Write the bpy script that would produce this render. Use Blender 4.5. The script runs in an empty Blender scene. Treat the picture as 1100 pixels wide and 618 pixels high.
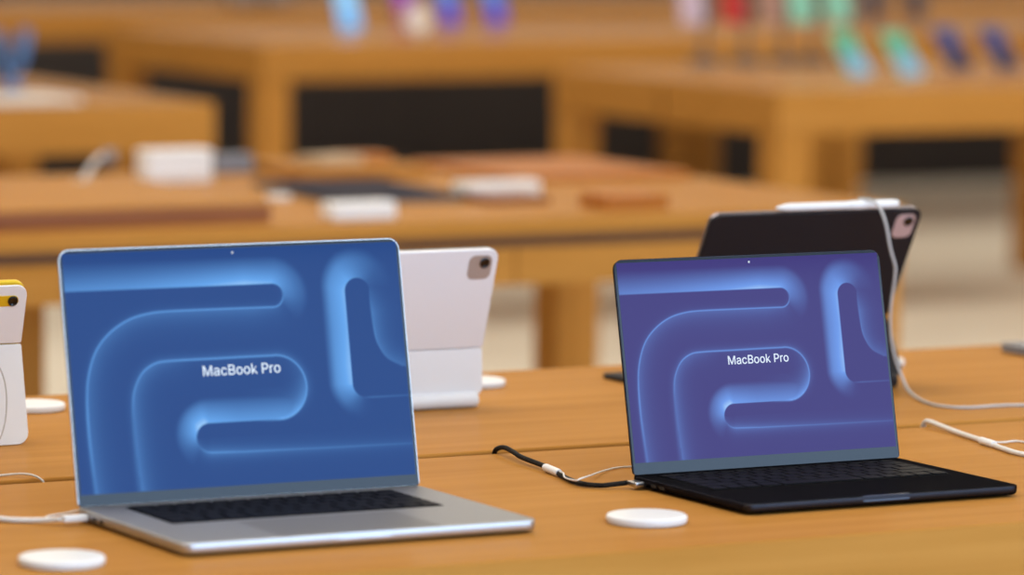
import bpy, math, random
import numpy as np
from mathutils import Matrix, Vector

random.seed(4)
SC = bpy.context.scene
COL = SC.collection

# ------------------------------------------------------------------ camera
cam_data = bpy.data.cameras.new('camera')
cam = bpy.data.objects.new('camera', cam_data)
COL.objects.link(cam)
_fw = Vector((0.47362, 0.87518, -0.09864)).normalized()
_rt = Vector((0.87992, -0.47498, 0.01000))
_rt = (_rt - _fw * _rt.dot(_fw)).normalized()
_up = _rt.cross(_fw)
cam.matrix_world = Matrix(((_rt.x, _up.x, -_fw.x, -0.7797),
                           (_rt.y, _up.y, -_fw.y, -3.5421),
                           (_rt.z, _up.z, -_fw.z, 0.6414),
                           (0, 0, 0, 1)))
cam_data.sensor_width = 36.0
cam_data.sensor_fit = 'HORIZONTAL'
cam_data.lens = 4.95 * 36.0 / 1.1
cam_data.clip_end = 200
cam_data.dof.use_dof = True
cam_data.dof.focus_distance = 4.66
cam_data.dof.aperture_fstop = 3.7
SC.camera = cam

# ------------------------------------------------------------------ light
SC.view_settings.view_transform = 'Standard'
SC.view_settings.look = 'None'
SC.view_settings.exposure = 0.0
SC.view_settings.gamma = 1.0
SC.view_settings.use_curve_mapping = False
SC.cycles.use_denoising = True
SC.cycles.max_bounces = 8
SC.cycles.sample_clamp_indirect = 4.0

world = bpy.data.worlds.new('world')
SC.world = world
world.use_nodes = True
bgn = world.node_tree.nodes['Background']
bgn.inputs[0].default_value = (0.62, 0.78, 1.0, 1)
bgn.inputs[1].default_value = 0.35


def area(name, loc, rot, sx, sy, radiance, color):
    l = bpy.data.lights.new(name, 'AREA')
    l.shape = 'RECTANGLE'
    l.size, l.size_y = sx, sy
    l.energy = radiance * sx * sy * math.pi
    l.color = color
    o = bpy.data.objects.new(name, l)
    o.location = loc
    o.rotation_euler = rot
    COL.objects.link(o)
    return o


# daylight through the glass shopfront behind the viewer
area('shopfront_daylight', (3.5, -5.9, 0.75), (math.radians(90), 0, 0), 9.0, 3.2, 4.0, (0.47, 0.69, 1.0))
# luminous ceiling panels
for _y, _s in ((-2.5, 6.0), (1.2, 5.3), (3.9, 6.5), (8.0, 5.6), (11.0, 3.8)):
    for _x in (0.9, 5.9, 10.9):
        area('ceiling_panel_light', (_x, _y, 2.68), (0, 0, 0), 3.0, 0.9, _s, (1.0, 0.92, 0.80))


# ------------------------------------------------------------------ materials
def lin(r, g, b):
    f = lambda c: ((c / 255 + 0.055) / 1.055) ** 2.4 if c > 10 else c / 255 / 12.92
    return (f(r), f(g), f(b), 1.0)


def mat(name, col, rough=0.5, metal=0.0, spec=0.5, emit=None, estr=1.0):
    m = bpy.data.materials.new(name)
    m.use_nodes = True
    b = m.node_tree.nodes['Principled BSDF']
    b.inputs['Base Color'].default_value = col
    b.inputs['Roughness'].default_value = rough
    b.inputs['Metallic'].default_value = metal
    b.inputs['Specular IOR Level'].default_value = spec
    if emit:
        b.inputs['Emission Color'].default_value = emit
        b.inputs['Emission Strength'].default_value = estr
    return m


def speckle(m, scale, amount, c1, c2, coords='Object', stretch=(1, 1, 1), rough=None, detail=6.0):
    """vary a material's base colour between two tones with stretched noise"""
    nt = m.node_tree
    b = nt.nodes['Principled BSDF']
    tc = nt.nodes.new('ShaderNodeTexCoord')
    mp = nt.nodes.new('ShaderNodeMapping')
    mp.inputs['Scale'].default_value = stretch
    nz = nt.nodes.new('ShaderNodeTexNoise')
    nz.inputs['Scale'].default_value = scale
    nz.inputs['Detail'].default_value = detail
    nz.inputs['Distortion'].default_value = 0.35
    rp = nt.nodes.new('ShaderNodeValToRGB')
    rp.color_ramp.elements[0].position = 0.5 - amount
    rp.color_ramp.elements[1].position = 0.5 + amount
    rp.color_ramp.elements[0].color = c1
    rp.color_ramp.elements[1].color = c2
    nt.links.new(tc.outputs[coords], mp.inputs['Vector'])
    nt.links.new(mp.outputs['Vector'], nz.inputs['Vector'])
    nt.links.new(nz.outputs['Fac'], rp.inputs['Fac'])
    nt.links.new(rp.outputs['Color'], b.inputs['Base Color'])
    if rough:
        mr = nt.nodes.new('ShaderNodeMapRange')
        mr.inputs['To Min'].default_value = rough[0]
        mr.inputs['To Max'].default_value = rough[1]
        nt.links.new(nz.outputs['Fac'], mr.inputs['Value'])
        nt.links.new(mr.outputs['Result'], b.inputs['Roughness'])
    return m


OAK_A, OAK_B = (0.405, 0.178, 0.036, 1), (0.485, 0.226, 0.054, 1)
M = {}


def oiled_wood(name, c1, c2, stretch, gloss, rough):
    """matt oiled timber: diffuse grain under a thin soft sheen"""
    m = bpy.data.materials.new(name)
    m.use_nodes = True
    nt = m.node_tree
    nt.nodes.remove(nt.nodes['Principled BSDF'])
    out = nt.nodes['Material Output']
    tc = nt.nodes.new('ShaderNodeTexCoord')
    mp = nt.nodes.new('ShaderNodeMapping')
    mp.inputs['Scale'].default_value = stretch
    nz = nt.nodes.new('ShaderNodeTexNoise')
    nz.inputs['Scale'].default_value = 2.0
    nz.inputs['Detail'].default_value = 7.0
    nz.inputs['Distortion'].default_value = 0.4
    rp = nt.nodes.new('ShaderNodeValToRGB')
    rp.color_ramp.elements[0].position, rp.color_ramp.elements[1].position = 0.28, 0.72
    rp.color_ramp.elements[0].color, rp.color_ramp.elements[1].color = c1, c2
    di = nt.nodes.new('ShaderNodeBsdfDiffuse')
    gl = nt.nodes.new('ShaderNodeBsdfGlossy')
    gl.inputs['Roughness'].default_value = rough
    gl.inputs['Color'].default_value = (1, 1, 1, 1)
    fr = nt.nodes.new('ShaderNodeFresnel')
    fr.inputs['IOR'].default_value = 1.15
    pw = nt.nodes.new('ShaderNodeMath')
    pw.operation = 'POWER'
    pw.inputs[1].default_value = 2.2
    nt.links.new(fr.outputs[0], pw.inputs[0])
    mn = nt.nodes.new('ShaderNodeMath')
    mn.operation = 'MULTIPLY'
    mn.inputs[1].default_value = gloss
    nt.links.new(pw.outputs[0], mn.inputs[0])
    mx = nt.nodes.new('ShaderNodeMixShader')
    nt.links.new(mn.outputs[0], mx.inputs['Fac'])
    L = nt.links.new
    L(tc.outputs['Object'], mp.inputs['Vector']); L(mp.outputs['Vector'], nz.inputs['Vector']); L(nz.outputs['Fac'], rp.inputs['Fac'])
    L(rp.outputs['Color'], di.inputs['Color']); L(di.outputs[0], mx.inputs[1]); L(gl.outputs[0], mx.inputs[2]); L(mx.outputs[0], out.inputs['Surface'])
    return m


M['oak'] = oiled_wood('oak', OAK_A, OAK_B, (1.0, 16, 16), 0.85, 0.22)
M['oak_up'] = oiled_wood('oak_upright', OAK_A, OAK_B, (16, 16, 1.0), 0.6, 0.30)
M['walnut'] = speckle(mat('brown_board', (0.24, 0.09, 0.04, 1), 0.4, spec=0.15), 2.0, 0.22, (0.23, 0.085, 0.036, 1), (0.31, 0.12, 0.05, 1), stretch=(1, 14, 14), rough=(0.3, 0.4))
M['cherry'] = speckle(mat('reddish_board', (0.46, 0.14, 0.03, 1), 0.4, spec=0.1), 2.0, 0.22, (0.40, 0.135, 0.024, 1), (0.48, 0.17, 0.032, 1), stretch=(1, 14, 14), rough=(0.3, 0.4))
M['slot'] = mat('slot_shade_brown', (0.055, 0.025, 0.009, 1), 0.8, spec=0.1)
M['gap'] = mat('gap_brown', (0.12, 0.05, 0.02, 1), 0.7)
M['silver'] = speckle(mat('silver_aluminium', (0.60, 0.60, 0.61, 1), 0.42, 1.0), 400, 0.2, (0.60, 0.605, 0.62, 1), (0.66, 0.665, 0.68, 1), detail=2)
M['silver'].node_tree.nodes['Principled BSDF'].inputs['Specular Tint'].default_value = (0.30, 0.30, 0.30, 1)
M['black_metal'] = speckle(mat('black_aluminium', (0.035, 0.034, 0.038, 1), 0.42, 1.0), 400, 0.2, (0.036, 0.035, 0.041, 1), (0.044, 0.043, 0.05, 1), detail=2)
M['black_metal'].node_tree.nodes['Principled BSDF'].inputs['Specular Tint'].default_value = (0.12, 0.12, 0.13, 1)
M['black_rim'] = mat('dark_rim_metal', (0.075, 0.075, 0.085, 1), 0.3, 1.0)
M['key'] = mat('black_key', (0.010, 0.010, 0.011, 1), 0.5, spec=0.05)
M['well'] = mat('black_keyboard_well', (0.004, 0.004, 0.005, 1), 0.8, spec=0.05)
M['pad_silver'] = mat('silver_trackpad', (0.50, 0.50, 0.51, 1), 0.42, 1.0)
M['pad_silver'].node_tree.nodes['Principled BSDF'].inputs['Specular Tint'].default_value = (0.30, 0.30, 0.30, 1)
M['pad_black'] = mat('black_trackpad', (0.020, 0.019, 0.022, 1), 0.42, 0.0, 0.12)
M['bezel'] = mat('bezel_glass', (0.006, 0.007, 0.009, 1), 0.06, 0.0, 0.5)
M['bezel'].node_tree.nodes['Principled BSDF'].inputs['IOR'].default_value = 1.47
M['rubber'] = mat('black_rubber', (0.01, 0.01, 0.01, 1), 0.8)
M['port'] = mat('port_dark', (0.008, 0.008, 0.008, 1), 0.6)
M['text'] = mat('screen_lettering', (0, 0, 0, 1), 0.5, emit=lin(226, 240, 255), estr=1.0)
M['white'] = mat('white_plastic', (0.86, 0.86, 0.87, 1), 0.35)
M['white_cable'] = mat('white_cable', (0.78, 0.76, 0.74, 1), 0.45)
M['grey_cable'] = mat('grey_cable', (0.55, 0.54, 0.54, 1), 0.45)
M['black_cable'] = speckle(mat('black_braid', (0.02, 0.02, 0.02, 1), 0.7, spec=0.1), 900, 0.1, (0.006, 0.006, 0.006, 1), (0.025, 0.022, 0.02, 1), detail=0)
M['case_white'] = mat('white_case', (0.88, 0.88, 0.93, 1), 0.55)
M['flap_white'] = mat('white_flap', (0.88, 0.89, 0.93, 1), 0.5)
M['case_black'] = mat('black_case', (0.014, 0.012, 0.015, 1), 0.6, spec=0.2)
M['tablet_silver'] = mat('tablet_silver', (0.72, 0.72, 0.74, 1), 0.3, 1.0)
M['tablet_dark'] = mat('tablet_space_grey', (0.28, 0.25, 0.28, 1), 0.3, 1.0)
M['tablet_yellow'] = mat('tablet_yellow', (0.80, 0.55, 0.02, 1), 0.35, 0.3)
M['cam_taupe'] = mat('camera_plate_taupe', (0.42, 0.33, 0.29, 1), 0.4)
M['cam_pink'] = mat('camera_plate_pink', (0.50, 0.34, 0.32, 1), 0.4)
M['lens'] = mat('lens_black', (0.004, 0.004, 0.005, 1), 0.1)
M['lens_ring'] = mat('lens_ring_grey', (0.10, 0.09, 0.09, 1), 0.3, 1.0)
M['screen_off'] = mat('tablet_glass', (0.01, 0.01, 0.012, 1), 0.08)
M['navy'] = mat('navy_cover', (0.010, 0.010, 0.026, 1), 0.6, spec=0.08)
M['paper'] = mat('white_card', (0.78, 0.75, 0.72, 1), 0.6)
M['greyplastic'] = mat('grey_plastic', (0.22, 0.22, 0.24, 1), 0.45)
M['slate'] = mat('slate_grey', (0.20, 0.21, 0.25, 1), 0.5)
M['tan'] = mat('tan_card', (0.50, 0.36, 0.22, 1), 0.6)
M['puckdark'] = mat('dark_stand', (0.10, 0.085, 0.085, 1), 0.4)
M['steel'] = mat('steel', (0.6, 0.57, 0.54, 1), 0.3, 1.0)
M['floor'] = speckle(mat('beige_stone', (0.60, 0.50, 0.37, 1), 0.4), 3.0, 0.3, (0.88, 0.83, 0.71, 1), (0.91, 0.86, 0.75, 1), rough=(0.35, 0.5))
M['ceiling'] = mat('ceiling_white', (0.80, 0.77, 0.72, 1), 0.9)
M['wall'] = speckle(mat('wall_warm', (0.70, 0.62, 0.55, 1), 0.8), 2.0, 0.3, (0.50, 0.41, 0.34, 1), (0.55, 0.46, 0.38, 1))
M['sheen_pale'] = mat('pale_sheen_band', (0.80, 0.72, 0.66, 1), 0.8)
M['wainscot'] = speckle(mat('dark_panel', (0.022, 0.016, 0.015, 1), 0.6), 2.0, 0.3, (0.018, 0.013, 0.012, 1), (0.03, 0.022, 0.02, 1), stretch=(14, 14, 1))


# ------------------------------------------------------------------ mesh helpers
class MB:
    """collects shapes into one mesh"""

    def __init__(s):
        s.v, s.f = [], []

    def add(s, vs, fs, mx=None):
        n = len(s.v)
        for p in vs:
            p = Vector(p)
            s.v.append(tuple(mx @ p) if mx else tuple(p))
        s.f += [tuple(i + n for i in f) for f in fs]
        return s

    def loops(s, rings, mx=None, caps=True):
        n = len(rings[0])
        vs = [p for r in rings for p in r]
        fs = []
        for k in range(len(rings) - 1):
            for i in range(n):
                j = (i + 1) % n
                fs.append((k * n + i, k * n + j, (k + 1) * n + j, (k + 1) * n + i))
        if caps:
            fs.append(tuple(range(n - 1, -1, -1)))
            fs.append(tuple((len(rings) - 1) * n + i for i in range(n)))
        return s.add(vs, fs, mx)

    def slab(s, x0, x1, y0, y1, z0, z1, r=0.002, b=0.0008, mx=None, seg=6, profile=None, r_low=None, r_high=None):
        """rounded-corner slab with eased edges"""
        if profile is None:
            profile = [(b, z0), (b * .3, z0 + b * .3), (0, z0 + b), (0, z1 - b), (b * .3, z1 - b * .3), (b, z1)]
        rings = []
        for ins, z in profile:
            ring = []
            ra, rb = (r if r_high is None else r_high), (r if r_low is None else r_low)
            for (cx, cy, a0, rc) in ((x1 - ra, y1 - ra, 0, ra), (x0 + ra, y1 - ra, 90, ra), (x0 + rb, y0 + rb, 180, rb), (x1 - rb, y0 + rb, 270, rb)):
                rr = max(rc - ins, 1e-5)
                for k in range(seg + 1):
                    a = math.radians(a0 + 90 * k / seg)
                    ring.append((cx + rr * math.cos(a), cy + rr * math.sin(a), z))
            rings.append(ring)
        return s.loops(rings, mx)

    def lathe(s, prof, n=32, mx=None):
        rings = [[(r * math.cos(2 * math.pi * i / n), r * math.sin(2 * math.pi * i / n), z) for i in range(n)] for r, z in prof]
        return s.loops(rings, mx)

    def tube(s, pts, rad, n=8, sub=6, mx=None):
        P = [Vector(p) for p in pts]
        Q = []
        for i in range(len(P) - 1):
            p0, p1, p2, p3 = P[max(i - 1, 0)], P[i], P[i + 1], P[min(i + 2, len(P) - 1)]
            for k in range(sub):
                t = k / sub
                Q.append(0.5 * ((2 * p1) + (p2 - p0) * t + (2 * p0 - 5 * p1 + 4 * p2 - p3) * t * t + (3 * p1 - p0 - 3 * p2 + p3) * t ** 3))
        Q.append(P[-1])
        rings = []
        up = Vector((0.03, 0.05, 1)).normalized()
        for i, q in enumerate(Q):
            d = (Q[min(i + 1, len(Q) - 1)] - Q[max(i - 1, 0)]).normalized()
            sd = d.cross(up)
            if sd.length < 1e-3:
                sd = d.cross(Vector((1, 0, 0)))
            sd.normalize()
            up2 = sd.cross(d).normalized()
            up = up2
            rings.append([tuple(q + (sd * math.cos(a) + up2 * math.sin(a)) * rad) for a in [2 * math.pi * k / n for k in range(n)]])
        return s.loops(rings, mx)

    def build(s, name, m, parent=None, smooth=True):
        me = bpy.data.meshes.new(name)
        me.from_pydata(s.v, [], s.f)
        me.materials.append(M[m] if isinstance(m, str) else m)
        me.update()
        import bmesh as _b
        bm = _b.new(); bm.from_mesh(me)
        _b.ops.recalc_face_normals(bm, faces=bm.faces)
        if smooth:                       # flat faces stay flat, rounded edges and walls are smooth
            for f in bm.faces:
                f.smooth = True
            for e in bm.edges:
                lf = e.link_faces
                if len(lf) != 2:
                    continue
                an = lf[0].normal.angle(lf[1].normal, 0.0)
                big = max(len(lf[0].verts), len(lf[1].verts)) > 8
                if an > math.radians(50) or (big and an > math.radians(4)):
                    e.smooth = False
        bm.to_mesh(me); bm.free()
        o = bpy.data.objects.new(name, me)
        COL.objects.link(o)
        if parent:
            o.parent = parent
        return o


def slab(name, m, parent, *a, **k):
    return MB().slab(*a, **k).build(name, m, parent)


def thing(name, label, cat, loc=(0, 0, 0), rz=0.0, group=None):
    o = bpy.data.objects.new(name, None)
    o.empty_display_size = 0.05
    COL.objects.link(o)
    o.location = loc
    o.rotation_euler = (0, 0, rz)
    return tag(o, label, cat, group)


def tag(o, label, cat, group=None):
    o['label'] = label
    o['category'] = cat
    if group:
        o['group'] = group
    return o


def structure(o):
    o['kind'] = 'structure'
    return o


# ------------------------------------------------------------------ room shell
FZ = -0.914
structure(slab('floor', 'floor', None, -6, 16, -6, 14.0, FZ - 0.1, FZ, r=0.01, b=0.001))
structure(slab('ceiling', 'ceiling', None, -6, 16, -6, 14.0, 2.75, 2.85, r=0.01, b=0.001))
structure(slab('wall_back', 'wall', None, -6, 16, 13.85, 14.0, FZ, 2.75, r=0.01, b=0.001))
structure(slab('trim_1', 'wainscot', None, -5.85, 15.85, 13.80, 13.85, FZ, 0.12, r=0.004, b=0.001))
structure(slab('sheen_band', 'sheen_pale', None, -5.85, 15.85, 13.81, 13.85, 0.121, 0.78, r=0.004, b=0.001))  # unseen pale band, added for the rear tabletops to reflect as sheen
structure(slab('wall_left', 'wall', None, -6.0, -5.85, -6, 13.85, FZ, 2.75, r=0.01, b=0.001))
structure(slab('wall_right', 'wall', None, 15.85, 16.0, -6, 13.85, FZ, 2.75, r=0.01, b=0.001))


# ------------------------------------------------------------------ display tables
def oak_table(label, x0, x1, y0, group='oak display tables', depth=1.17, slot=True, drawers=None, legw=0.10, column=None):
    """long display table; its top is the plane z = 0"""
    t = thing('display_table', label, 'table', (x0, y0, FZ), 0, group)
    H = -FZ
    L = x1 - x0
    T = 0.115
    if drawers is None:
        zt = H - T
        if slot:
            g0, g1 = depth / 2 - 0.011, depth / 2 + 0.011
            slab('tabletop', 'oak', t, 0, L, 0, g0, zt, H, r=0.005, b=0.0036)
            slab('tabletop', 'oak', t, 0, L, g1, depth, zt, H, r=0.005, b=0.0036)
            slab('cable_slot', 'slot', t, 0.02, L - 0.02, g0, g1, zt + 0.01, H - 0.010, r=0.002, b=0.0005)  # dark strip just below the surface stands in for shade in the slot
        else:
            slab('tabletop', 'oak', t, 0, L, 0, depth, zt, H, r=0.005, b=0.0036)
    else:
        zt = H - 0.112
        slab('tabletop', 'oak', t, 0, L, 0, depth, H - 0.028, H, r=0.004, b=0.0022)
        slab('recess', 'gap', t, 0.012, L - 0.012, 0.012, depth - 0.012, H - 0.049, H - 0.028, r=0.002, b=0.0005)
        xs = [0] + drawers + [L]
        for a, b in zip(xs[:-1], xs[1:]):
            slab('drawer_front', 'oak', t, a + 0.0015, b - 0.0015, 0, 0.03, zt, H - 0.049, r=0.002, b=0.001)
        slab('side_rail', 'oak', t, 0, 0.03, 0.031, depth, zt, H - 0.049, r=0.002, b=0.001)
        slab('side_rail', 'oak', t, L - 0.03, L, 0.031, depth, zt, H - 0.049, r=0.002, b=0.001)
        slab('underside', 'oak', t, 0.031, L - 0.031, 0.031, depth, zt + 0.02, H - 0.049, r=0.002, b=0.001)
    for lx in (0.0, L - legw):
        for ly in (0.0, depth - legw):
            ins = 0.003
            slab('leg', 'oak_up', t, lx + ins, lx + legw - ins, ly + ins, ly + legw - ins, 0, zt, r=0.004, b=0.0015)
    if column:
        slab('cable_column', 'oak_up', t, column[0], column[1], depth / 2 - 0.09, depth / 2 + 0.09, 0, zt, r=0.004, b=0.0015)
    return t


oak_table('long oak table in front, under both open laptops, dark slot along its top', -0.03, 3.63, 0.0, depth=1.267)
oak_table('oak table with drawer fronts, behind the laptops, holding boards and white boxes', 0.55, 3.63, 3.17, drawers=[1.05, 2.31], column=(1.44, 1.672))
oak_table('oak table end behind the white box, with a blue watch and white card', 0.09, 3.75, 6.3)
oak_table('large oak table under the green and blue phones', 5.30, 8.96, 6.3)
oak_table('oak table whose row of phones has light blue and purple screens', 5.13, 8.76, 8.97)
oak_table('farthest oak table by the dark wall, its left length', 5.10, 8.76, 11.5, slot=False)
oak_table('farthest oak table by the dark wall, its right length', 8.80, 12.46, 11.5, slot=False)


# ------------------------------------------------------------------ laptops
def seg_dist(px, py, poly):
    """distance, signed side (+ = left of travel) and arc position to an open polyline"""
    best = np.full(px.shape, 1e9)
    side = np.zeros(px.shape)
    arc = np.zeros(px.shape)
    acc = 0.0
    for (ax, ay), (bx, by) in zip(poly[:-1], poly[1:]):
        dx, dy = bx - ax, by - ay
        ll = dx * dx + dy * dy
        t = np.clip(((px - ax) * dx + (py - ay) * dy) / ll, 0, 1)
        d = np.hypot(px - ax - t * dx, py - ay - t * dy)
        cr = dx * (py - ay) - dy * (px - ax)
        m = d < best
        best = np.where(m, d, best)
        side = np.where(m, np.sign(cr), side)
        arc = np.where(m, acc + t * math.sqrt(ll), arc)
        acc += math.sqrt(ll)
    return best, side, arc


def smooth_poly(pts, n=6):
    P = [np.array(p, float) for p in pts]
    out = []
    for i in range(len(P) - 1):
        p0, p1, p2, p3 = P[max(i - 1, 0)], P[i], P[i + 1], P[min(i + 2, len(P) - 1)]
        for k in range(n):
            t = k / n
            out.append(tuple(0.5 * (2 * p1 + (p2 - p0) * t + (2 * p0 - 5 * p1 + 4 * p2 - p3) * t * t + (3 * p1 - p0 - 3 * p2 + p3) * t ** 3)))
    out.append(tuple(P[-1]))
    return out


def arc_pts(cx, cy, r, a0, a1, n=14):
    return [(cx + r * math.cos(math.radians(a0 + (a1 - a0) * k / n)), cy + r * math.sin(math.radians(a0 + (a1 - a0) * k / n))) for k in range(n + 1)]


def ss(x, a, b):
    t = np.clip((x - a) / (b - a), 0, 1)
    return t * t * (3 - 2 * t)


def wallpaper(s, t):
    """brightness of the ribbon picture on the screens, in lid millimetres (s right, t down)"""
    I = np.zeros(s.shape)
    # top bar, its slot and the curve that runs on from the slot's lower edge
    cx, cy, r = 190.0, 44.8, 9.9
    dcap = np.where(s < cx, np.abs(t - cy), np.hypot(s - cx, t - cy)) - r
    ang = np.degrees(np.arctan2(s - cx, cy - t))
    ang = np.where(s < cx, np.where(t < cy, 0, 180), ang)
    amp = np.interp(s, [5, 60, 120, 165, 190, 226], [0.50, 0.58, 0.76, 0.95, 0.84, 0.84]) * np.interp(ang, [0, 25, 60, 95, 145], [1, 0.84, 0.62, 0.42, 0.0])
    reach = np.interp(ang, [0, 40, 90], [24, 24, 25])
    fall = np.clip(1 - np.clip(dcap, 0, None) / reach, 0, 1)
    edge = ss(fall, 0.0, 0.30)
    wa = np.interp(ang, [0, 35, 80], [1, 0.55, 0.15])
    g = amp * (wa * fall ** 1.1 + (1 - wa) * (0.5 * fall + 0.5 * edge * np.clip(fall + 0.35, 0, 1)))
    g = g * ss(dcap, -0.5, 0.5)
    I = np.maximum(I, g)
    P1 = arc_pts(cx, cy, r, -30, 90, 12) + smooth_poly([(190, 54.7), (140, 54.4), (95, 54.4), (75, 55.8), (57, 60.5), (40, 70.5), (27, 84.5), (18.8, 104.0), (15.4, 126.0), (15.0, 160.0), (17.5, 203)], 5)
    d, sd, a = seg_dist(s, t, P1)
    fade = np.interp(a, [0, 10, 22, 160, 250, 300, 400], [0.15, 0.5, 0.62, 0.66, 0.60, 0.36, 0.24])
    w = np.interp(a, [0, 230, 300, 400], [0.9, 1.0, 2.2, 4.5])
    line = fade * np.exp(-(d / w) ** 2)
    soft_in = (0.30 * np.exp(-d / 9.0)) * (sd < 0) * np.interp(a, [0, 20, 40, 400], [0, 0.6, 0.9, 0.9])
    soft_out = 0.16 * np.exp(-d / 2.6) * (sd > 0) * np.interp(a, [0, 30, 400], [0.3, 1, 1])
    I = np.maximum(I, np.maximum(line, soft_in + 0 * d)) + 0
    I = np.maximum(I, soft_out)
    # inner ribbon
    bx, by, br = 187.5, 122.0, 27.0
    P2 = smooth_poly([(57.5, 203), (56.2, 182), (55.4, 150), (56.0, 130), (58.8, 117), (66.5, 104.5), (78.0, 97.4), (92.0, 95.6), (126, 95.4), (160, 95.2), (186, 95.2)], 5) + arc_pts(bx, by, br, -88, 90, 22) + [(160, 149.0), (120, 149.0)]
    d, sd, a = seg_dist(s, t, P2)
    fade = np.interp(a, [0, 60, 85, 110, 240, 280, 306, 335], [0.18, 0.30, 0.52, 0.66, 0.60, 0.70, 0.62, 0.0])
    w = np.interp(a, [0, 60, 90, 400], [4.2, 2.2, 1.0, 1.0])
    line = fade * np.exp(-(d / w) ** 2)
    inn = np.exp(-d / 8.0) * (sd > 0) * np.interp(a, [0, 110, 150, 235, 255, 290, 308, 345], [0.34, 0.30, 0.06, 0.06, 0.18, 0.80, 0.80, 0.0])
    out = np.exp(-d / 3.0) * (sd < 0) * np.interp(a, [0, 90, 240, 270, 300], [0.12, 0.22, 0.26, 0.26, 0.0])
    I = np.maximum(I, np.maximum(line, np.maximum(inn, out)))
    # glow over the lower slot and around its left end
    lx, ly, lr = 122.5, 161.2, 12.2
    dc2 = np.where(s > lx, np.abs(t - ly), np.hypot(s - lx, t - ly)) - lr
    ang = np.degrees(np.arctan2(lx - s, ly - t))            # 0 up, 90 left, 180 down
    ang = np.where(s > lx, 0, np.abs(ang))
    amp = np.interp(ang, [0, 15, 45, 80, 115, 150], [0.80, 0.98, 1.0, 0.72, 0.30, 0.0]) * np.interp(s, [122, 150, 175, 195, 216], [1.0, 0.80, 0.78, 0.80, 0.72])
    fall = np.clip(1 - np.clip(dc2, 0, None) / np.interp(ang, [0, 60, 120], [22, 21, 19]), 0, 1)
    g = amp * (0.75 * fall + 0.25 * ss(fall, 0, 0.3) * fall ** 0.5) * ss(dc2, -0.5, 0.5) * ((t < ly) | (s < lx))
    inside = np.where(s < bx, 1.0, ss(br - np.hypot(s - bx, t - by), -0.5, 0.5))
    g = g * inside * (s < bx + br)
    I = np.maximum(I, g)
    P3 = arc_pts(lx, ly, lr, 200, 90, 12) + [(150, 174.2), (220, 175.0), (308, 175.6)]
    d, sd, a = seg_dist(s, t, P3)
    fade = np.interp(a, [0, 14, 24, 90, 210], [0.0, 0.35, 0.62, 0.40, 0.20])
    I = np.maximum(I, fade * np.exp(-(d / 0.9) ** 2))
    I = np.maximum(I, 0.55 * fade * np.exp(-d / 4.5) * (t > ly))
    # upright slot at the right
    ux, uy, ur = 269.2, 44.6, 11.7
    vx = np.clip(s, 0, None)
    lower = 122.5
    dl = np.where(t < uy, np.hypot(s - ux, t - uy) - ur, np.where(t < lower, (ux - ur) - s, np.hypot(s - ux, t - lower) - ur))
    ang = np.where(t < uy, np.degrees(np.arctan2(uy - t, ux - s)), np.where(t < lower, 0, -np.degrees(np.arctan2(t - lower, ux - s))))
    amp = np.interp(ang, [-110, -85, -60, -35, 0, 50, 90, 140, 180], [0.0, 0.06, 0.26, 0.58, 0.88, 0.80, 0.48, 0.15, 0.02])
    amp = amp * np.interp(t, [10, 40, 75, 108, 122, 136, 152], [0.9, 0.95, 0.92, 1.0, 0.98, 0.80, 0.45])
    reach = np.interp(ang, [-90, -30, 0, 60, 120], [20, 21, 23, 27, 26])
    fall = np.clip(1 - np.clip(dl, 0, None) / reach, 0, 1)
    g = amp * (0.68 * fall ** 0.8 + 0.32 * ss(fall, 0.0, 0.45)) * ss(dl, -0.5, 0.5) * ((s < ux) | (t < uy) | (t > lower))
    I = np.maximum(I, g)
    P4 = smooth_poly([(280.8, 42), (281.0, 60), (282.8, 82), (286.5, 93), (293, 102), (306, 109)], 5)
    d, sd, a = seg_dist(s, t, P4)
    fade = np.interp(a, [0, 12, 40, 75], [0.0, 0.25, 0.42, 0.20])
    I = np.maximum(I, fade * np.exp(-(d / 0.9) ** 2))
    I = np.maximum(I, 0.34 * np.exp(-d / 9.0) * (sd < 0) * np.interp(a, [0, 20, 75], [0.3, 1, 0.7]))
    I = np.maximum(I, 0.22 * np.exp(-((t - 134.6) / 0.8) ** 2) * (s > 266) * np.interp(s, [266, 275, 308], [0.4, 1, 0.6]))
    return np.clip(I, 0, 1)


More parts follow.
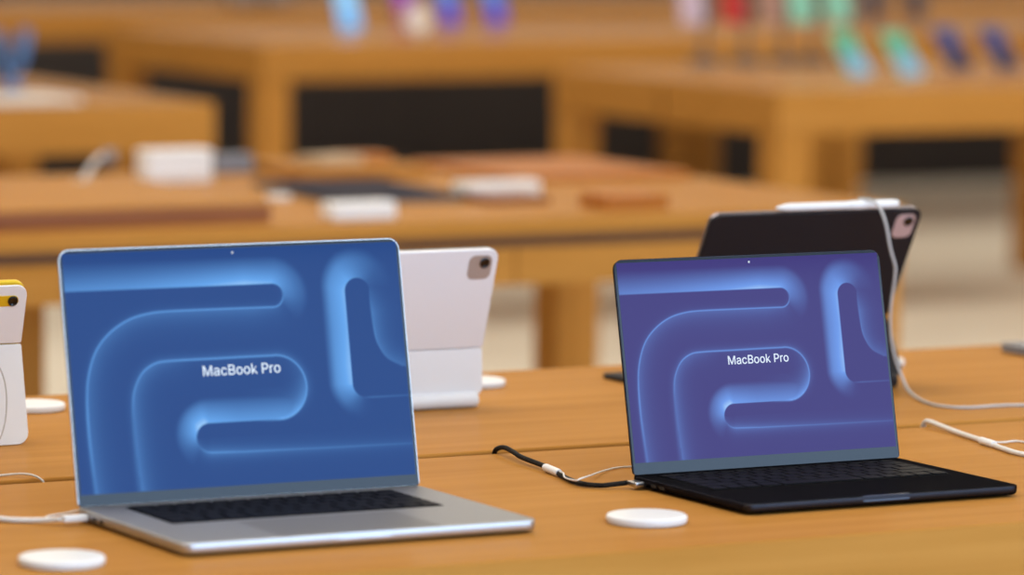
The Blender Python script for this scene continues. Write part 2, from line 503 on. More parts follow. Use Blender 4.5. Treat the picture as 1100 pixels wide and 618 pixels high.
def display_mesh(name, wmm, lmm, k, base, glow, hot, parent, mx, mx_offset):
    """the lit picture area as one fine grid carrying the picture in a colour attribute"""
    s0, s1, t0, t1 = 3.3, 309.3, 3.4, 202.0
    nx, ny = 420, 272
    u = np.linspace(s0, s1, nx)
    w = np.linspace(t0, t1, ny)
    S, T = np.meshgrid(u, w)
    I = wallpaper(S, T)
    X = (S - 156.3) * k / 1000.0
    Y = lmm / 1000.0 - T * k / 1000.0
    vs = np.stack([X.ravel(), Y.ravel(), np.full(X.size, mx_offset)], 1)
    R = np.array(mx.to_3x3())
    tr = np.array(mx.to_translation())
    vs = vs @ R.T + tr
    idx = np.arange(nx * ny).reshape(ny, nx)
    fs = np.stack([idx[1:, :-1], idx[1:, 1:], idx[:-1, 1:], idx[:-1, :-1]], -1).reshape(-1, 4)
    me = bpy.data.meshes.new(name)
    me.from_pydata(vs.tolist(), [], fs.tolist())
    veil = np.array((0.032, 0.040, 0.050))          # the glass already mirrors this much daylight
    b, g, h = (np.clip(np.array(lin(*c)[:3]) - veil, 0, None) for c in (base, glow, hot))
    q = I.ravel()[:, None]
    c = np.where(q < 0.75, b + (g - b) * (q / 0.75) ** 1.15, g + (h - g) * (q - 0.75) / 0.25)
    at = me.color_attributes.new('picture', 'FLOAT_COLOR', 'POINT')
    at.data.foreach_set('color', np.concatenate([c, np.ones((len(c), 1))], 1).astype(np.float32).ravel())
    m = mat(name + '_picture', (0.004, 0.004, 0.006, 1), 0.06, 0.0, 0.18)
    nt = m.node_tree
    an = nt.nodes.new('ShaderNodeAttribute')
    an.attribute_name = 'picture'
    bs = nt.nodes['Principled BSDF']
    nt.links.new(an.outputs['Color'], bs.inputs['Emission Color'])
    bs.inputs['Emission Strength'].default_value = 1.0
    me.materials.append(m)
    me.update()
    o = bpy.data.objects.new('display', me)
    COL.objects.link(o)
    o.parent = parent
    return o


GLYPHS=[[(0,0),(0,237),(43,237),(101,87),(106,74),(111,57),(117,39),(122,23),(115,23),(120,38),(126,56),(131,74),(136,87),(194,237),(237,237),(237,0),(207,0),(207,136),(207,152),(207,172),(208,192),(208,213),(211,213),(204,191),(197,169),(190,150),(184,136),(131,0),(105,0),(51,136),(46,150),(40,168),(32,190),(24,213),(27,213),(28,194),(28,173),(29,153),(29,136),(29,0)],[(339,-4),(331,-4),(323,-2),(316,0),(309,2),(302,6),(296,10),(291,15),(287,21),(283,27),(281,34),(279,42),(279,50),(279,58),(280,64),(282,70),(285,75),(288,79),(292,83),(296,87),(301,90),(306,93),(311,95),(317,97),(323,98),(348,102),(374,106),(378,106),(382,107),(386,108),(388,109),(390,111),(392,113),(393,116),(393,119),(393,120),(393,125),(392,130),(391,134),(389,138),(387,142),(384,145),(380,148),(376,150),(372,152),(367,153),(362,154),(356,154),(350,154),(344,153),(339,152),(334,150),(330,148),(326,146),(323,143),(319,140),(317,137),(315,134),(313,131),(311,128),(284,136),(287,143),(291,150),(296,156),(301,161),(307,166),(313,169),(320,172),(327,175),(334,177),(341,178),(348,179),(355,179),(360,179),(365,179),(370,178),(376,177),(382,175),(387,173),(393,171),(398,168),(403,164),(407,160),(411,155),(415,149),(418,143),(420,135),(421,127),(422,117),(422,0),(394,0),(394,24),(392,24),(390,21),(388,18),(385,15),(382,11),(379,8),(375,5),(370,3),(365,0),(359,-1),(353,-3),(346,-4)],[(344,21),(352,22),(359,23),(365,25),(371,27),(376,31),(380,34),(384,39),(387,43),(390,48),(392,54),(393,59),(393,64),(393,88),(392,87),(390,86),(388,86),(386,85),(372,82),(358,80),(346,78),(341,78),(337,77),(332,75),(327,74),(323,72),(319,70),(316,68),(313,65),(311,62),(309,58),(308,54),(307,49),(308,44),(309,41),(310,37),(312,34),(315,31),(318,28),(321,26),(325,24),(329,23),(334,22),(339,21)],[(543,-4),(531,-3),(520,-1),(510,3),(500,8),(492,14),(484,21),(478,30),(472,40),(468,50),(464,62),(463,74),(462,87),(463,101),(464,113),(468,125),(472,136),(478,145),(484,154),(492,161),(500,168),(510,173),(520,176),(531,178),(543,179),(549,179),(555,178),(561,177),(567,176),(573,174),(578,172),(583,169),(588,166),(593,162),(597,159),(601,155),(604,150),(608,145),(610,140),(613,135),(614,129),(587,122),(586,125),(585,129),(583,132),(581,135),(579,138),(577,140),(574,143),(572,145),(569,147),(566,149),(562,150),(559,151),(555,152),(551,153),(547,154),(543,154),(534,153),(527,151),(520,149),(514,145),(508,140),(504,134),(500,127),(497,120),(494,113),(492,105),(491,96),(491,87),(491,79),(492,70),(494,62),(497,55),(500,48),(504,41),(508,36),(514,31),(520,27),(527,24),(534,22),(543,22),(547,22),(551,22),(555,23),(559,24),(563,25),(566,27),(569,29),(572,31),(575,33),(577,36),(580,38),(582,41),(584,44),(585,48),(587,51),(588,55),(615,48),(613,42),(611,36),(608,31),(605,26),(601,22),(598,17),(593,13),(589,10),(584,7),(579,4),(573,2),(567,0),(562,-2),(555,-3),(549,-4)],[(658,0),(658,237),(743,237),(755,236),(765,235),(775,232),(784,229),(791,224),(798,219),(803,213),(808,206),(811,199),(814,191),(815,183),(816,174),(816,167),(815,160),(813,154),(811,149),(808,144),(804,140),(801,136),(796,133),(792,130),(787,128),(782,126),(777,124),(777,122),(783,121),(788,120),(794,117),(800,114),(805,111),(810,106),(814,101),(818,95),(821,88),(823,80),(825,72),(825,63),(825,55),(823,46),(820,39),(817,31),(812,24),(806,18),(799,13),(791,8),(781,5),(771,2),(759,1),(745,0)],[(688,27),(744,27),(757,27),(768,29),(777,33),(784,37),(789,43),(793,49),(795,56),(796,64),(796,70),(794,75),(793,81),(790,86),(787,90),(783,95),(778,98),(773,102),(767,104),(761,106),(754,107),(746,108),(688,108)],[(688,133),(741,133),(748,133),(754,134),(759,136),(765,138),(770,141),(774,144),(778,148),(781,152),(784,157),(785,162),(787,167),(787,173),(786,181),(784,188),(781,194),(776,200),(770,204),(762,208),(753,210),(742,210),(688,210)],[(939,-4),(928,-3),(917,-1),(907,3),(897,8),(889,14),(881,21),(875,30),(869,40),(865,50),(861,62),(859,74),(859,87),(859,101),(861,113),(865,125),(869,136),(875,145),(881,154),(889,161),(897,168),(907,173),(917,176),(928,178),(939,179),(951,178),(962,176),(973,173),(982,168),(991,161),(998,154),(1005,145),(1010,136),(1015,125),(1018,113),(1020,101),(1020,87),(1020,74),(1018,62),(1015,50),(1010,40),(1005,30),(998,21),(991,14),(982,8),(973,3),(962,-1),(951,-3)],[(939,22),(948,22),(956,24),(963,27),(969,31),(974,36),(979,41),(983,48),(986,55),(988,62),(990,70),(991,79),(992,87),(991,96),(990,104),(988,113),(986,120),(983,127),(979,134),(974,140),(969,145),(963,149),(956,151),(948,153),(939,154),(931,153),(923,151),(917,149),(911,145),(905,140),(901,134),(897,127),(893,120),(891,113),(889,105),(888,96),(888,87),(888,79),(889,70),(891,62),(893,55),(897,48),(901,41),(905,36),(911,31),(917,27),(923,24),(931,22)],[(1133,-4),(1121,-3),(1110,-1),(1100,3),(1091,8),(1082,14),(1075,21),(1068,30),(1062,40),(1058,50),(1055,62),(1053,74),(1052,87),(1053,101),(1055,113),(1058,125),(1062,136),(1068,145),(1075,154),(1082,161),(1091,168),(1100,173),(1110,176),(1121,178),(1133,179),(1145,178),(1156,176),(1166,173),(1175,168),(1184,161),(1192,154),(1198,145),(1204,136),(1208,125),(1211,113),(1213,101),(1214,87),(1213,74),(1211,62),(1208,50),(1204,40),(1198,30),(1192,21),(1184,14),(1175,8),(1166,3),(1156,-1),(1145,-3)],[(1133,22),(1141,22),(1149,24),(1156,27),(1162,31),(1168,36),(1172,41),(1176,48),(1179,55),(1182,62),(1184,70),(1185,79),(1185,87),(1185,96),(1184,104),(1182,113),(1179,120),(1176,127),(1172,134),(1168,140),(1162,145),(1156,149),(1149,151),(1141,153),(1133,154),(1125,153),(1117,151),(1110,149),(1104,145),(1099,140),(1094,134),(1090,127),(1087,120),(1084,113),(1083,105),(1082,96),(1081,87),(1082,79),(1083,70),(1084,62),(1087,55),(1090,48),(1094,41),(1099,36),(1104,31),(1110,27),(1117,24),(1125,22)],[(1281,64),(1281,99),(1286,99),(1362,177),(1398,177),(1316,93),(1312,93)],[(1254,0),(1254,237),(1283,237),(1283,0)],[(1367,0),(1299,87),(1319,107),(1403,0)],[(1523,0),(1523,237),(1604,237),(1617,236),(1629,235),(1640,231),(1649,227),(1658,222),(1665,215),(1671,208),(1676,200),(1680,191),(1683,182),(1684,172),(1685,162),(1684,152),(1683,142),(1680,132),(1676,124),(1671,116),(1665,108),(1658,102),(1649,97),(1640,92),(1629,89),(1617,87),(1604,87),(1553,87),(1553,0)],[(1726,0),(1726,177),(1754,177),(1754,150),(1756,150),(1758,156),(1762,162),(1767,167),(1773,171),(1779,175),(1786,177),(1793,179),(1801,179),(1809,179),(1815,179),(1815,150),(1809,151),(1798,152),(1792,151),(1786,150),(1781,149),(1776,147),(1771,144),(1767,140),(1763,137),(1760,132),(1758,127),(1756,122),(1755,116),(1755,110),(1755,0)],[(1919,-4),(1907,-3),(1896,-1),(1886,3),(1877,8),(1868,14),(1861,21),(1854,30),(1849,40),(1844,50),(1841,62),(1839,74),(1838,87),(1839,101),(1841,113),(1844,125),(1849,136),(1854,145),(1861,154),(1868,161),(1877,168),(1886,173),(1896,176),(1907,178),(1919,179),(1931,178),(1942,176),(1952,173),(1962,168),(1970,161),(1978,154),(1984,145),(1990,136),(1994,125),(1997,113),(1999,101),(2000,87),(1999,74),(1997,62),(1994,50),(1990,40),(1984,30),(1978,21),(1970,14),(1962,8),(1952,3),(1942,-1),(1931,-3)],[(1919,22),(1928,22),(1935,24),(1942,27),(1948,31),(1954,36),(1958,41),(1962,48),(1966,55),(1968,62),(1970,70),(1971,79),(1971,87),(1971,96),(1970,104),(1968,113),(1966,120),(1962,127),(1958,134),(1954,140),(1948,145),(1942,149),(1935,151),(1928,153),(1919,154),(1911,153),(1903,151),(1896,149),(1890,145),(1885,140),(1880,134),(1876,127),(1873,120),(1871,113),(1869,105),(1868,96),(1867,87),(1868,79),(1869,70),(1871,62),(1873,55),(1876,48),(1880,41),(1885,36),(1890,31),(1896,27),(1903,24),(1911,22)],[(1553,113),(1603,113),(1612,113),(1620,115),(1627,117),(1633,119),(1638,123),(1643,127),(1647,132),(1650,137),(1652,143),(1654,149),(1655,155),(1655,162),(1655,169),(1654,175),(1652,181),(1650,187),(1647,192),(1643,197),(1638,201),(1633,204),(1627,207),(1620,209),(1612,210),(1603,211),(1553,211)]]



def letter_mesh(grow):
    """triangulate the outlines of the lettering (2000 units wide), each outline with the counters inside it"""
    from mathutils.geometry import tessellate_polygon
    def area2(P):
        return sum(P[i - 1][0] * P[i][1] - P[i][0] * P[i - 1][1] for i in range(len(P)))
    def inside(p, P):
        c = False
        for i in range(len(P)):
            (ax, ay), (bx, by) = P[i - 1], P[i]
            if (ay > p[1]) != (by > p[1]) and p[0] < (bx - ax) * (p[1] - ay) / (by - ay) + ax:
                c = not c
        return c
    depth = [sum(inside(P[0], Q) for Q in GLYPHS if Q is not P) for P in GLYPHS]
    V, F = [], []
    def grown(P, hole):
        s = (1 if area2(P) > 0 else -1) * (-1 if hole else 1)
        out = []
        for i in range(len(P)):
            a, b, c = P[i - 1], P[i], P[(i + 1) % len(P)]
            n1, n2 = Vector((b[1] - a[1], a[0] - b[0])).normalized(), Vector((c[1] - b[1], b[0] - c[0])).normalized()
            m = n1 + n2
            m = m / max(m.length_squared / 2, .6) if m.length > 1e-6 else n1
            out.append(Vector((b[0] + s * grow * m.x, b[1] + s * grow * m.y, 0)))
        return out
    for i, P in enumerate(GLYPHS):
        if depth[i] % 2:
            continue
        loops = [grown(P, False)] + [grown(Q, True) for j, Q in enumerate(GLYPHS) if depth[j] == depth[i] + 1 and inside(Q[0], P)]
        flat = [v for l in loops for v in l]
        n = len(V)
        V += [(v.x, v.y) for v in flat]
        F += [tuple(n + k for k in t) for t in tessellate_polygon(loops)]
    return V, F


GV, GF = letter_mesh(3.0)

KEY_ROWS = [[1.5] + [1] * 13, [1] * 13 + [1.5], [1.5] + [1] * 13, [1.75] + [1] * 11 + [1.75], [2.25] + [1] * 10 + [2.25], [1, 1, 1, 1.25, 5, 1.25, 1, 1, 1, 1]]


def laptop(label, loc, rz, tilt, wmm, dmm, bt, kb, pad, cols, metal, rim, padm, corner):
    t = thing('laptop', label, 'laptop', loc, rz, 'open laptops')
    w, d, b = wmm / 1000, dmm / 1000, bt / 1000
    k = wmm / 312.6
    hw = w / 2
    # body
    prof = [(.006, .0016), (.0028, .0021), (.0009, .0034), (.0001, .0054), (0, b - .0011), (.0003, b - .0004), (.0011, b)]
    MB().slab(-hw, hw, 0, d, 0, 0, r=corner, seg=8, profile=prof).build('base', metal, t)
    for sx in (-1, 1):
        for yy in (.022, d - .022):
            MB().lathe([(.0085, 0), (.009, .0006), (.0085, .0022)], 20, Matrix.Translation((sx * (hw - .022), yy, 0))).build('rubber_foot', 'rubber', t)
    # keyboard
    kx, y0, y1 = kb
    kbo = slab('keyboard', 'well', t, -kx, kx, y0, y1, b - .0006, b + .00012, r=.003, b=.0001)
    unit = (2 * kx - .003) / 14.5
    rowh = (y1 - y0 - .003) / 5.62
    yy = y1 - .0015
    cache = {}
    for ri, row in enumerate(KEY_ROWS):
        rh = rowh * (.62 if ri == 0 else 1.0)
        x = -kx + .0015
        for wu in row:
            kw = wu * unit
            key = (round(wu, 2), ri == 0)
            if key not in cache:
                mb = MB().slab(-kw / 2 + .0014, kw / 2 - .0014, -rh / 2 + .0014, rh / 2 - .0014, 0, .0013, r=.0018, b=.0004, seg=3)
                o = mb.build('key', 'key', kbo)
                cache[key] = o
            else:
                o = cache[key].copy()
                COL.objects.link(o)
                o.parent = kbo
            o.location = (x + kw / 2, yy - rh / 2, b + .00012)
            x += kw
        yy -= rh
    slab('trackpad', padm, t, -pad[0], pad[0], pad[1], pad[2], b - .0005, b + .00006, r=.004, b=.00005)
    # thumb notch scooped in the middle of the front edge
    MB().add([(-.0262, -.00012, b - .0054), (.0262, -.00012, b - .0054), (.0262, .0004, b + .00005), (-.0262, .0004, b + .00005),
              (-.0262, .004, b - .0054), (.0262, .004, b - .0054), (.0262, .004, b + .00005), (-.0262, .004, b + .00005)],
             [(0, 1, 2, 3), (3, 2, 6, 7), (1, 5, 6, 2), (4, 0, 3, 7), (5, 4, 7, 6), (4, 5, 1, 0)]).build('thumb_notch', rim if metal == 'black_metal' else 'silver', t, False)
    # sockets along the left edge
    for yy, ln in ((d - .022, .017), (d - .046, .0092), (d - .062, .0092)):
        slab('port', 'port', t, -hw - .00012, -hw + .004, yy - ln / 2, yy + ln / 2, b * .5 - .0016, b * .5 + .0018, r=.00005, b=.00002)
    # lid
    hv, hz = d - .007, b - .001
    L = d - .006
    sn, cs = math.sin(tilt), math.cos(tilt)
    mx = Matrix(((1, 0, 0, 0), (0, sn, -cs, hv), (0, cs, sn, hz), (0, 0, 0, 1)))
    lid = MB().slab(-hw, hw, .0013, L, -.0042, 0, r=corner, r_low=.0042, seg=8, b=.0012, mx=mx,
                    profile=[(.0035, -.0042), (.0012, -.0038), (.0003, -.0028), (0, -.0012), (0, -.0004), (.0003, 0)]).build('lid', metal, t)
    e = .0011
    bz = MB().slab(-hw + e, hw - e, .0017, L - e, -.0004, .00012, r=corner - e, r_low=.0012, seg=8, b=.0001, mx=mx).build('bezel', 'bezel', lid)
    MB().lathe([(.0001, .0002), (.0011, .0002), (.0012, .0004), (.0008, .00055), (.0001, .0006)], 16, mx @ Matrix.Translation((0, L - .0075 * k, .0001))).build('camera_lens', 'grey_cable', lid)
    dp = display_mesh('display', wmm, L * 1000, k, *cols, t, mx, .00022)
    # lettering on the screen
    s0, s1, tb = 120.9, 191.6, 109.6
    sc = (s1 - s0) / 2000.0 * k / 1000.0
    vs = [((s0 - 156.3) * k / 1000 + gx * sc, L - tb * k / 1000 + gy * sc, .00040) for gx, gy in GV]
    MB().add(vs, GF, mx).build('lettering', 'text', dp, False)
    # hinge
    MB().lathe([(.0038, -hw * .86), (.0042, -hw * .86 + .001), (.0042, hw * .86 - .001), (.0038, hw * .86)], 14, Matrix.Translation((0, d - .0035, b - .0048)) @ Matrix.Rotation(math.radians(90), 4, 'Y')).build('hinge', 'rubber', t)
    return t


laptop('open silver laptop, the larger one, its screen blue', (1.0588, .1276, 0), -.0049, .2101, 355.7, 248.1, 12.6,
       (.139, .1135, .2235), (.080, .004, .104), ((51, 79, 138), (104, 166, 236), (162, 208, 252)), 'silver', 'silver', 'pad_silver', .0115)
laptop('open black laptop, the smaller one, its screen violet blue', (1.6214, .1358, 0), .0032, .2177, 312.6, 221.2, 11.3,
       (.138, .0935, .2035), (.066, .004, .084), ((76, 71, 130), (114, 156, 234), (168, 206, 250)), 'black_metal', 'black_rim', 'black_metal', .0105)


# ------------------------------------------------------------------ tablets in keyboard cases
def tilted(vf, wf, lean):
    sn, cs = math.sin(lean), math.cos(lean)
    return Matrix(((1, 0, 0, 0), (0, -sn, -cs, vf), (0, cs, -sn, wf), (0, 0, 0, 1)))


def keyboard_case_tablet(name, label, loc, rz, w, h, vf, wf, lean, up, kbd, casem, flapm, bodym, camm, cam_sz, flap_r, barrel_in):
    """seen from behind: folded case with hinge barrel, tablet leaning towards the viewer"""
    t = thing(name, label, 'tablet', loc, rz)
    hw = w / 2
    mx = tilted(vf, wf, lean)
    slab('case_back', casem, t, -hw - .0015, hw + .0015, .0003, up, -.0042, 0, r=.012, r_low=.002, b=.0010, mx=mx)
    tb = slab('tablet_body', bodym, t, -hw, hw, up - h, up - .0006, -.0100, -.0044, r=.012, b=.0012, mx=mx)
    slab('screen', 'screen_off', tb, -hw + .003, hw - .003, up - h + .003, up - .0036, -.0103, -.0099, r=.010, b=.0001, mx=mx)
    cx1, cy1 = hw - .0055, up - .0065
    cp = slab('camera_plate', camm, t, cx1 - cam_sz[0], cx1, cy1 - cam_sz[1], cy1, -.0010, .0007, r=.008, b=.0005, mx=mx)
    MB().lathe([(.0062, 0), (.0062, .0014), (.0052, .0020), (.0047, .0016), (.0001, .0014)], 24, mx @ Matrix.Translation((cx1 - .0095, cy1 - .0092, .0004))).build('camera_lens', 'lens', cp)
    # lower flap from the fold down to the barrel
    L = math.hypot(vf, wf - .014)
    fl = math.atan2(-(vf), wf - .014)
    mf = tilted(0, .014, fl)
    slab('hinge_flap', flapm, t, -hw - .0010, hw + .0010, -.0005, L, -.0040, 0, r=flap_r, r_high=.002, b=.0010, mx=mf)
    bl = hw - barrel_in
    MB().lathe([(.0080, -bl), (.0088, -bl + .0008), (.0088, bl - .0008), (.0080, bl)], 20, Matrix.Translation((0, .001, .0092)) @ Matrix.Rotation(math.radians(90), 4, 'Y')).build('hinge_barrel', flapm, t)
    slab('keyboard_base', casem, t, -hw, hw, .004, kbd, 0, .0062, r=.012, b=.0012)
    return t


keyboard_case_tablet('tablet', 'white tablet in a folded white keyboard case, standing behind the silver laptop', (1.5015, .970, 0), 0, .2476, .1785,
                     .002, .0665, math.radians(18.5), .120, .178, 'case_white', 'flap_white', 'tablet_silver', 'cam_taupe', (.029, .029), .010, .0075)
keyboard_case_tablet('tablet', 'black tablet in a dark keyboard case behind the black laptop, white stylus on top', (2.0225, .935, 0), 0, .2810, .2150,
                     .038, .0800, math.radians(29), .150, .222, 'case_black', 'case_black', 'tablet_dark', 'cam_pink', (.027, .032), .012, .0110)

# yellow tablet in a white folio on its kickstand, cut by the picture's left edge
t = thing('tablet', 'yellow tablet in a white folio propped on its stand, left of the silver laptop', 'tablet', (.9215, .8835, 0), 0)
mx = tilted(.022, .104, math.radians(17))
slab('folio_back', 'case_white', t, -.124, .124, .0003, .0655, -.0030, 0, r=.012, r_low=.002, b=.0008, mx=mx)
tb = slab('tablet_body', 'tablet_yellow', t, -.1225, .1225, -.1085, .0690, -.0102, -.0032, r=.012, b=.0014, mx=mx)
slab('screen', 'screen_off', tb, -.120, .120, -.1045, .0650, -.0105, -.0101, r=.010, b=.0001, mx=mx)
cp = slab('camera_cutout', 'tablet_yellow', t, .078, .115, .0425, .0545, -.0005, .0005, r=.0058, b=.0003, mx=mx)
MB().lathe([(.0056, 0), (.0056, .0012), (.0047, .0018), (.0043, .0014), (.0001, .0012)], 24, mx @ Matrix.Translation((.1085, .0485, .0003))).build('camera_lens', 'lens', cp)
L = math.hypot(.022, .104)
slab('kickstand', 'flap_white', t, -.124, .124, .0005, L - .0005, -.0028, 0, r=.013, r_high=.002, b=.0008, mx=tilted(0, .0, -math.atan2(.022, .104)))

# pencil lying on the black tablet's top edge
pm = tilted(.038, .0800, math.radians(29)) @ Matrix.Translation((0, .150 + .0054, -.0052)) @ Matrix.Rotation(math.radians(90), 4, 'Y')
t = thing('stylus_pencil', 'white stylus lying along the top edge of the black tablet', 'stylus', (2.0225, .935, 0), 0)
MB().lathe([(.0044, -.041), (.0045, -.040), (.0045, .1055), (.0041, .1065)], 20, pm).build('barrel', 'white', t)
MB().lathe([(.0006, -.0575), (.0018, -.054), (.0036, -.047), (.0044, -.0412)], 20, pm).build('tip', 'white', t)


# ------------------------------------------------------------------ cables
def cable(label, pts, rad, m, name='cable', group=None):
    t = thing(name, label, 'cable', pts[len(pts) // 2], 0, group)
    o = Vector(t.location)
    MB().tube([Vector(p) - o for p in pts], rad, 10).build('cord', m, t)
    return t, o


def sleeve(t, o, a, b, rad, m, name='sleeve'):
    a, b = Vector(a) - o, Vector(b) - o
    d = (b - a)
    q = d.to_track_quat('Z', 'Y').to_matrix().to_4x4()
    MB().lathe([(rad * .9, 0), (rad, d.length * .06), (rad, d.length * .94), (rad * .9, d.length)], 16, Matrix.Translation(a) @ q).build(name, m, t)


t, o = cable('black braided charging cable from the table slot to the black laptop',
             [(1.4600, .6350, -.0065), (1.4592, .6310, -.0030), (1.4575, .622, .0045), (1.4560, .602, .0088), (1.4500, .5700, .0080), (1.4454, .5465, .0065), (1.4414, .4997, .0052), (1.4387, .4715, .0045),
              (1.4263, .4221, .0032), (1.419, .375, .0032), (1.4287, .3529, .0034), (1.4440, .3470, .0048), (1.4540, .3440, .0058)], .0026, 'black_cable')
sleeve(t, o, (1.4366, .4792, .0050), (1.4316, .4413, .0042), .0040, 'white')
MB().tube([Vector(p) - o for p in [(1.4316, .4413, .0052), (1.4256, .4223, .0070), (1.4200, .4080, .0045), (1.4060, .3620, .0085), (1.4120, .3630, .0098), (1.4450, .4020, .0060), (1.4902, .4524, .0020), (1.5192, .4692, .0016), (1.5500, .4620, .0016)]], .0009, 8).build('tether_wire', 'white_cable', t)
_rz = Matrix.Translation(Vector((1.6214, .1358, 0)) - o) @ Matrix.Rotation(.0032, 4, 'Z')
MB().slab(-.1563 - .0115, -.1563 - .0005, .1992 - .0085, .1992 + .0085, .0034, .0082, r=.002, b=.0006, mx=_rz).build('plug', 'steel', t)

t, o = cable('thick white charging cable plugged into the side of the silver laptop',
             [(.7400, .6330, -.0040), (.7430, .6150, .0036), (.7600, .5500, .0032), (.7900, .4750, .0032), (.8040, .4230, .0032), (.8173, .3907, .0030), (.8307, .3782, .0030), (.8470, .3640, .0040), (.8560, .3500, .0062)], .0026, 'white_cable')
_rz = Matrix.Translation(Vector((1.0588, .1276, 0)) - o) @ Matrix.Rotation(-.0049, 4, 'Z')
MB().slab(-.17785 - .0245, -.17785 - .0005, .2200 - .0048, .2200 + .0048, .0036, .0094, r=.002, b=.0008, mx=_rz).build('plug', 'white', t)
cable('short thin white wire beside the plug of the silver laptop', [(.8520, .3800, .0022), (.8640, .3960, .0022), (.8865, .4071, .0022), (.9029, .4192, .0018), (.9300, .4240, .0016)], .0010, 'white_cable', 'wire')
cable('thin white wire running into the slot left of the silver laptop',
      [(.8200, .6330, -.0040), (.8350, .6400, .0016), (.8750, .6520, .0015), (.9089, .6648, .0016), (.9358, .6701, .0020), (.9471, .6590, .0034), (.9530, .6450, .0028), (.9570, .6350, -.0010), (.9590, .6320, -.0080)], .0011, 'white_cable', 'wire')

t, o = cable('thick white cable with a collar, rising from the slot right of the black laptop',
             [(1.9920, .6360, -.0065), (1.9905, .6325, -.0030), (1.9885, .6240, .0048), (1.9872, .6130, .0066), (1.9846, .5895, .0052), (1.9769, .5418, .0036), (1.9654, .4807, .0032), (1.9518, .426, .0030), (1.945, .3736, .0030), (1.9700, .3380, .0030), (2.0600, .3100, .0030), (2.2500, .3300, .0030), (2.4500, .4200, .0030), (2.5500, .5500, .0032), (2.5650, .6150, .0040), (2.5680, .6330, -.0040)], .0027, 'white_cable')
sleeve(t, o, (1.9600, .4752, .0044), (1.9560, .4438, .0040), .0040, 'white')
MB().tube([Vector(p) - o for p in [(1.9571, .4470, .0060), (1.9700, .4560, .0040), (1.9839, .4642, .0024), (2.0034, .4719, .0016), (2.0090, .4458, .0016), (2.0300, .4000, .0016), (2.1000, .3700, .0016)]], .0011, 8).build('tether_wire', 'white_cable', t)

t, o = cable('grey white tether hanging from the stylus down over the black tablet',
             [(2.082, .9110, .2245), (2.0880, .8930, .2240), (2.0925, .8830, .2160), (2.0940, .8720, .1990), (2.1000, .8700, .1690), (2.1060, .8690, .1490), (2.1070, .8720, .1300), (2.1070, .8780, .1020), (2.1110, .8830, .0690), (2.1180, .8830, .0400), (2.1230, .8760, .0200),
              (2.1210, .8600, .0070), (2.1090, .8216, .0026), (2.0965, .775, .0018), (2.1008, .7451, .0018), (2.1226, .7308, .0018), (2.1613, .7321, .0018), (2.2100, .7150, .0018), (2.2700, .6850, .0020), (2.2950, .6500, .0026), (2.3000, .6330, -.0040)], .00165, 'grey_cable')
pt = pm.copy(); pt.translation += Vector((2.0225, .935, 0)) - o
MB().lathe([(.0047, .040), (.0051, .0405), (.0051, .0500), (.0053, .0520), (.0053, .0600), (.0048, .0660), (.0051, .0790), (.0051, .0990), (.0047, .1010)], 18, pt).build('stylus_collar', 'white', t)
cable('thin grey wire hanging behind the yellow tablet at its folded stand', [(.9900, .8670, .1000), (1.0020, .8640, .0880), (1.0080, .8600, .0720), (1.0090, .8560, .0510), (1.0050, .8520, .0270), (.9960, .8500, .0080), (.9820, .8500, .0012)], .0008, 'grey_cable', 'wire')


# ------------------------------------------------------------------ white pucks on the front table
def puck(label, x, y, r=.0380, z=0.0):
    t = thing('puck', label, 'puck', (x, y, z), 0, 'white pucks')
    MB().lathe([(r * .90, 0), (r * .975, .0007), (r, .0028), (r, .0058), (r * .985, .0071), (r * .955, .0078), (r * .80, .0081), (.0001, .0082)], 56).build('body', 'white', t)
    MB().lathe([(r * .86, .0002), (r * .86, .0009)], 40).build('rubber_base', 'greyplastic', t)
    return t


puck('white puck at the front edge of the table, before the silver laptop', .7705, .143)
puck('white puck between the silver and the black laptop, by the black cable', 1.3600, .143)
puck('white puck on the table just right of the yellow tablet', 1.157, 1.150)
puck('white puck peeking out right of the white tablet', 1.709, 1.150)
puck('white puck hardly showing right of the black tablet', 2.254, 1.140)

# grey slab at the far right of the front table
t = thing('closed_laptop', 'dark grey closed laptop lying at the right rear of the front table', 'laptop', (2.478, 1.045, 0), 0)
slab('base', 'greyplastic', t, 0, .30, 0, .155, .001, .0075, r=.010, b=.0015)
slab('lid', 'greyplastic', t, 0, .30, 0, .155, .0080, .0118, r=.010, b=.0015)


# ------------------------------------------------------------------ things on the table behind
RZ = 0.033
t = thing('display_board', 'long low brown edged board in front of the white box', 'board', (1.6, 3.245, 0), 0)
slab('board_edge', 'walnut', t, -.85, .845, 0, .545, 0, RZ - .004, r=.004, b=.0015)
slab('board_top', 'oak', t, -.852, .847, -.002, .547, RZ - .0039, RZ, r=.004, b=.0015)
t = thing('white_box', 'glossy white box standing behind the low brown edged board', 'box', (2.655, 4.100, 0), 0)
slab('box_body', 'white', t, -.066, .066, -.030, .030, 0, .045, r=.010, b=.003)
slab('box_lid', 'white', t, -.0665, .0665, -.0305, .0305, .0455, .060, r=.010, b=.004)
t = thing('desk_stand', 'small white angled stand left of the white box', 'stand', (2.500, 4.150, 0), 0)
MB().lathe([(.020, 0), (.021, .001), (.021, .003), (.019, .004)], 28).build('base', 'white_cable', t)
MB().tube([(0, 0, .004), (.012, 0, .026), (.030, 0, .044), (.045, 0, .048)], .0045, 10).build('arm', 'white_cable', t)
MB().slab(.036, .062, -.008, .008, .034, .058, r=.006, b=.001).build('head', 'greyplastic', t)
t = thing('grey_box', 'small slate grey box right of the glossy white box', 'box', (2.845, 4.27, 0), 0)
slab('box_body', 'slate', t, -.040, .040, -.025, .025, 0, .024, r=.006, b=.002)
slab('box_lid', 'slate', t, -.0405, .0405, -.0255, .0255, .0244, .034, r=.006, b=.002)
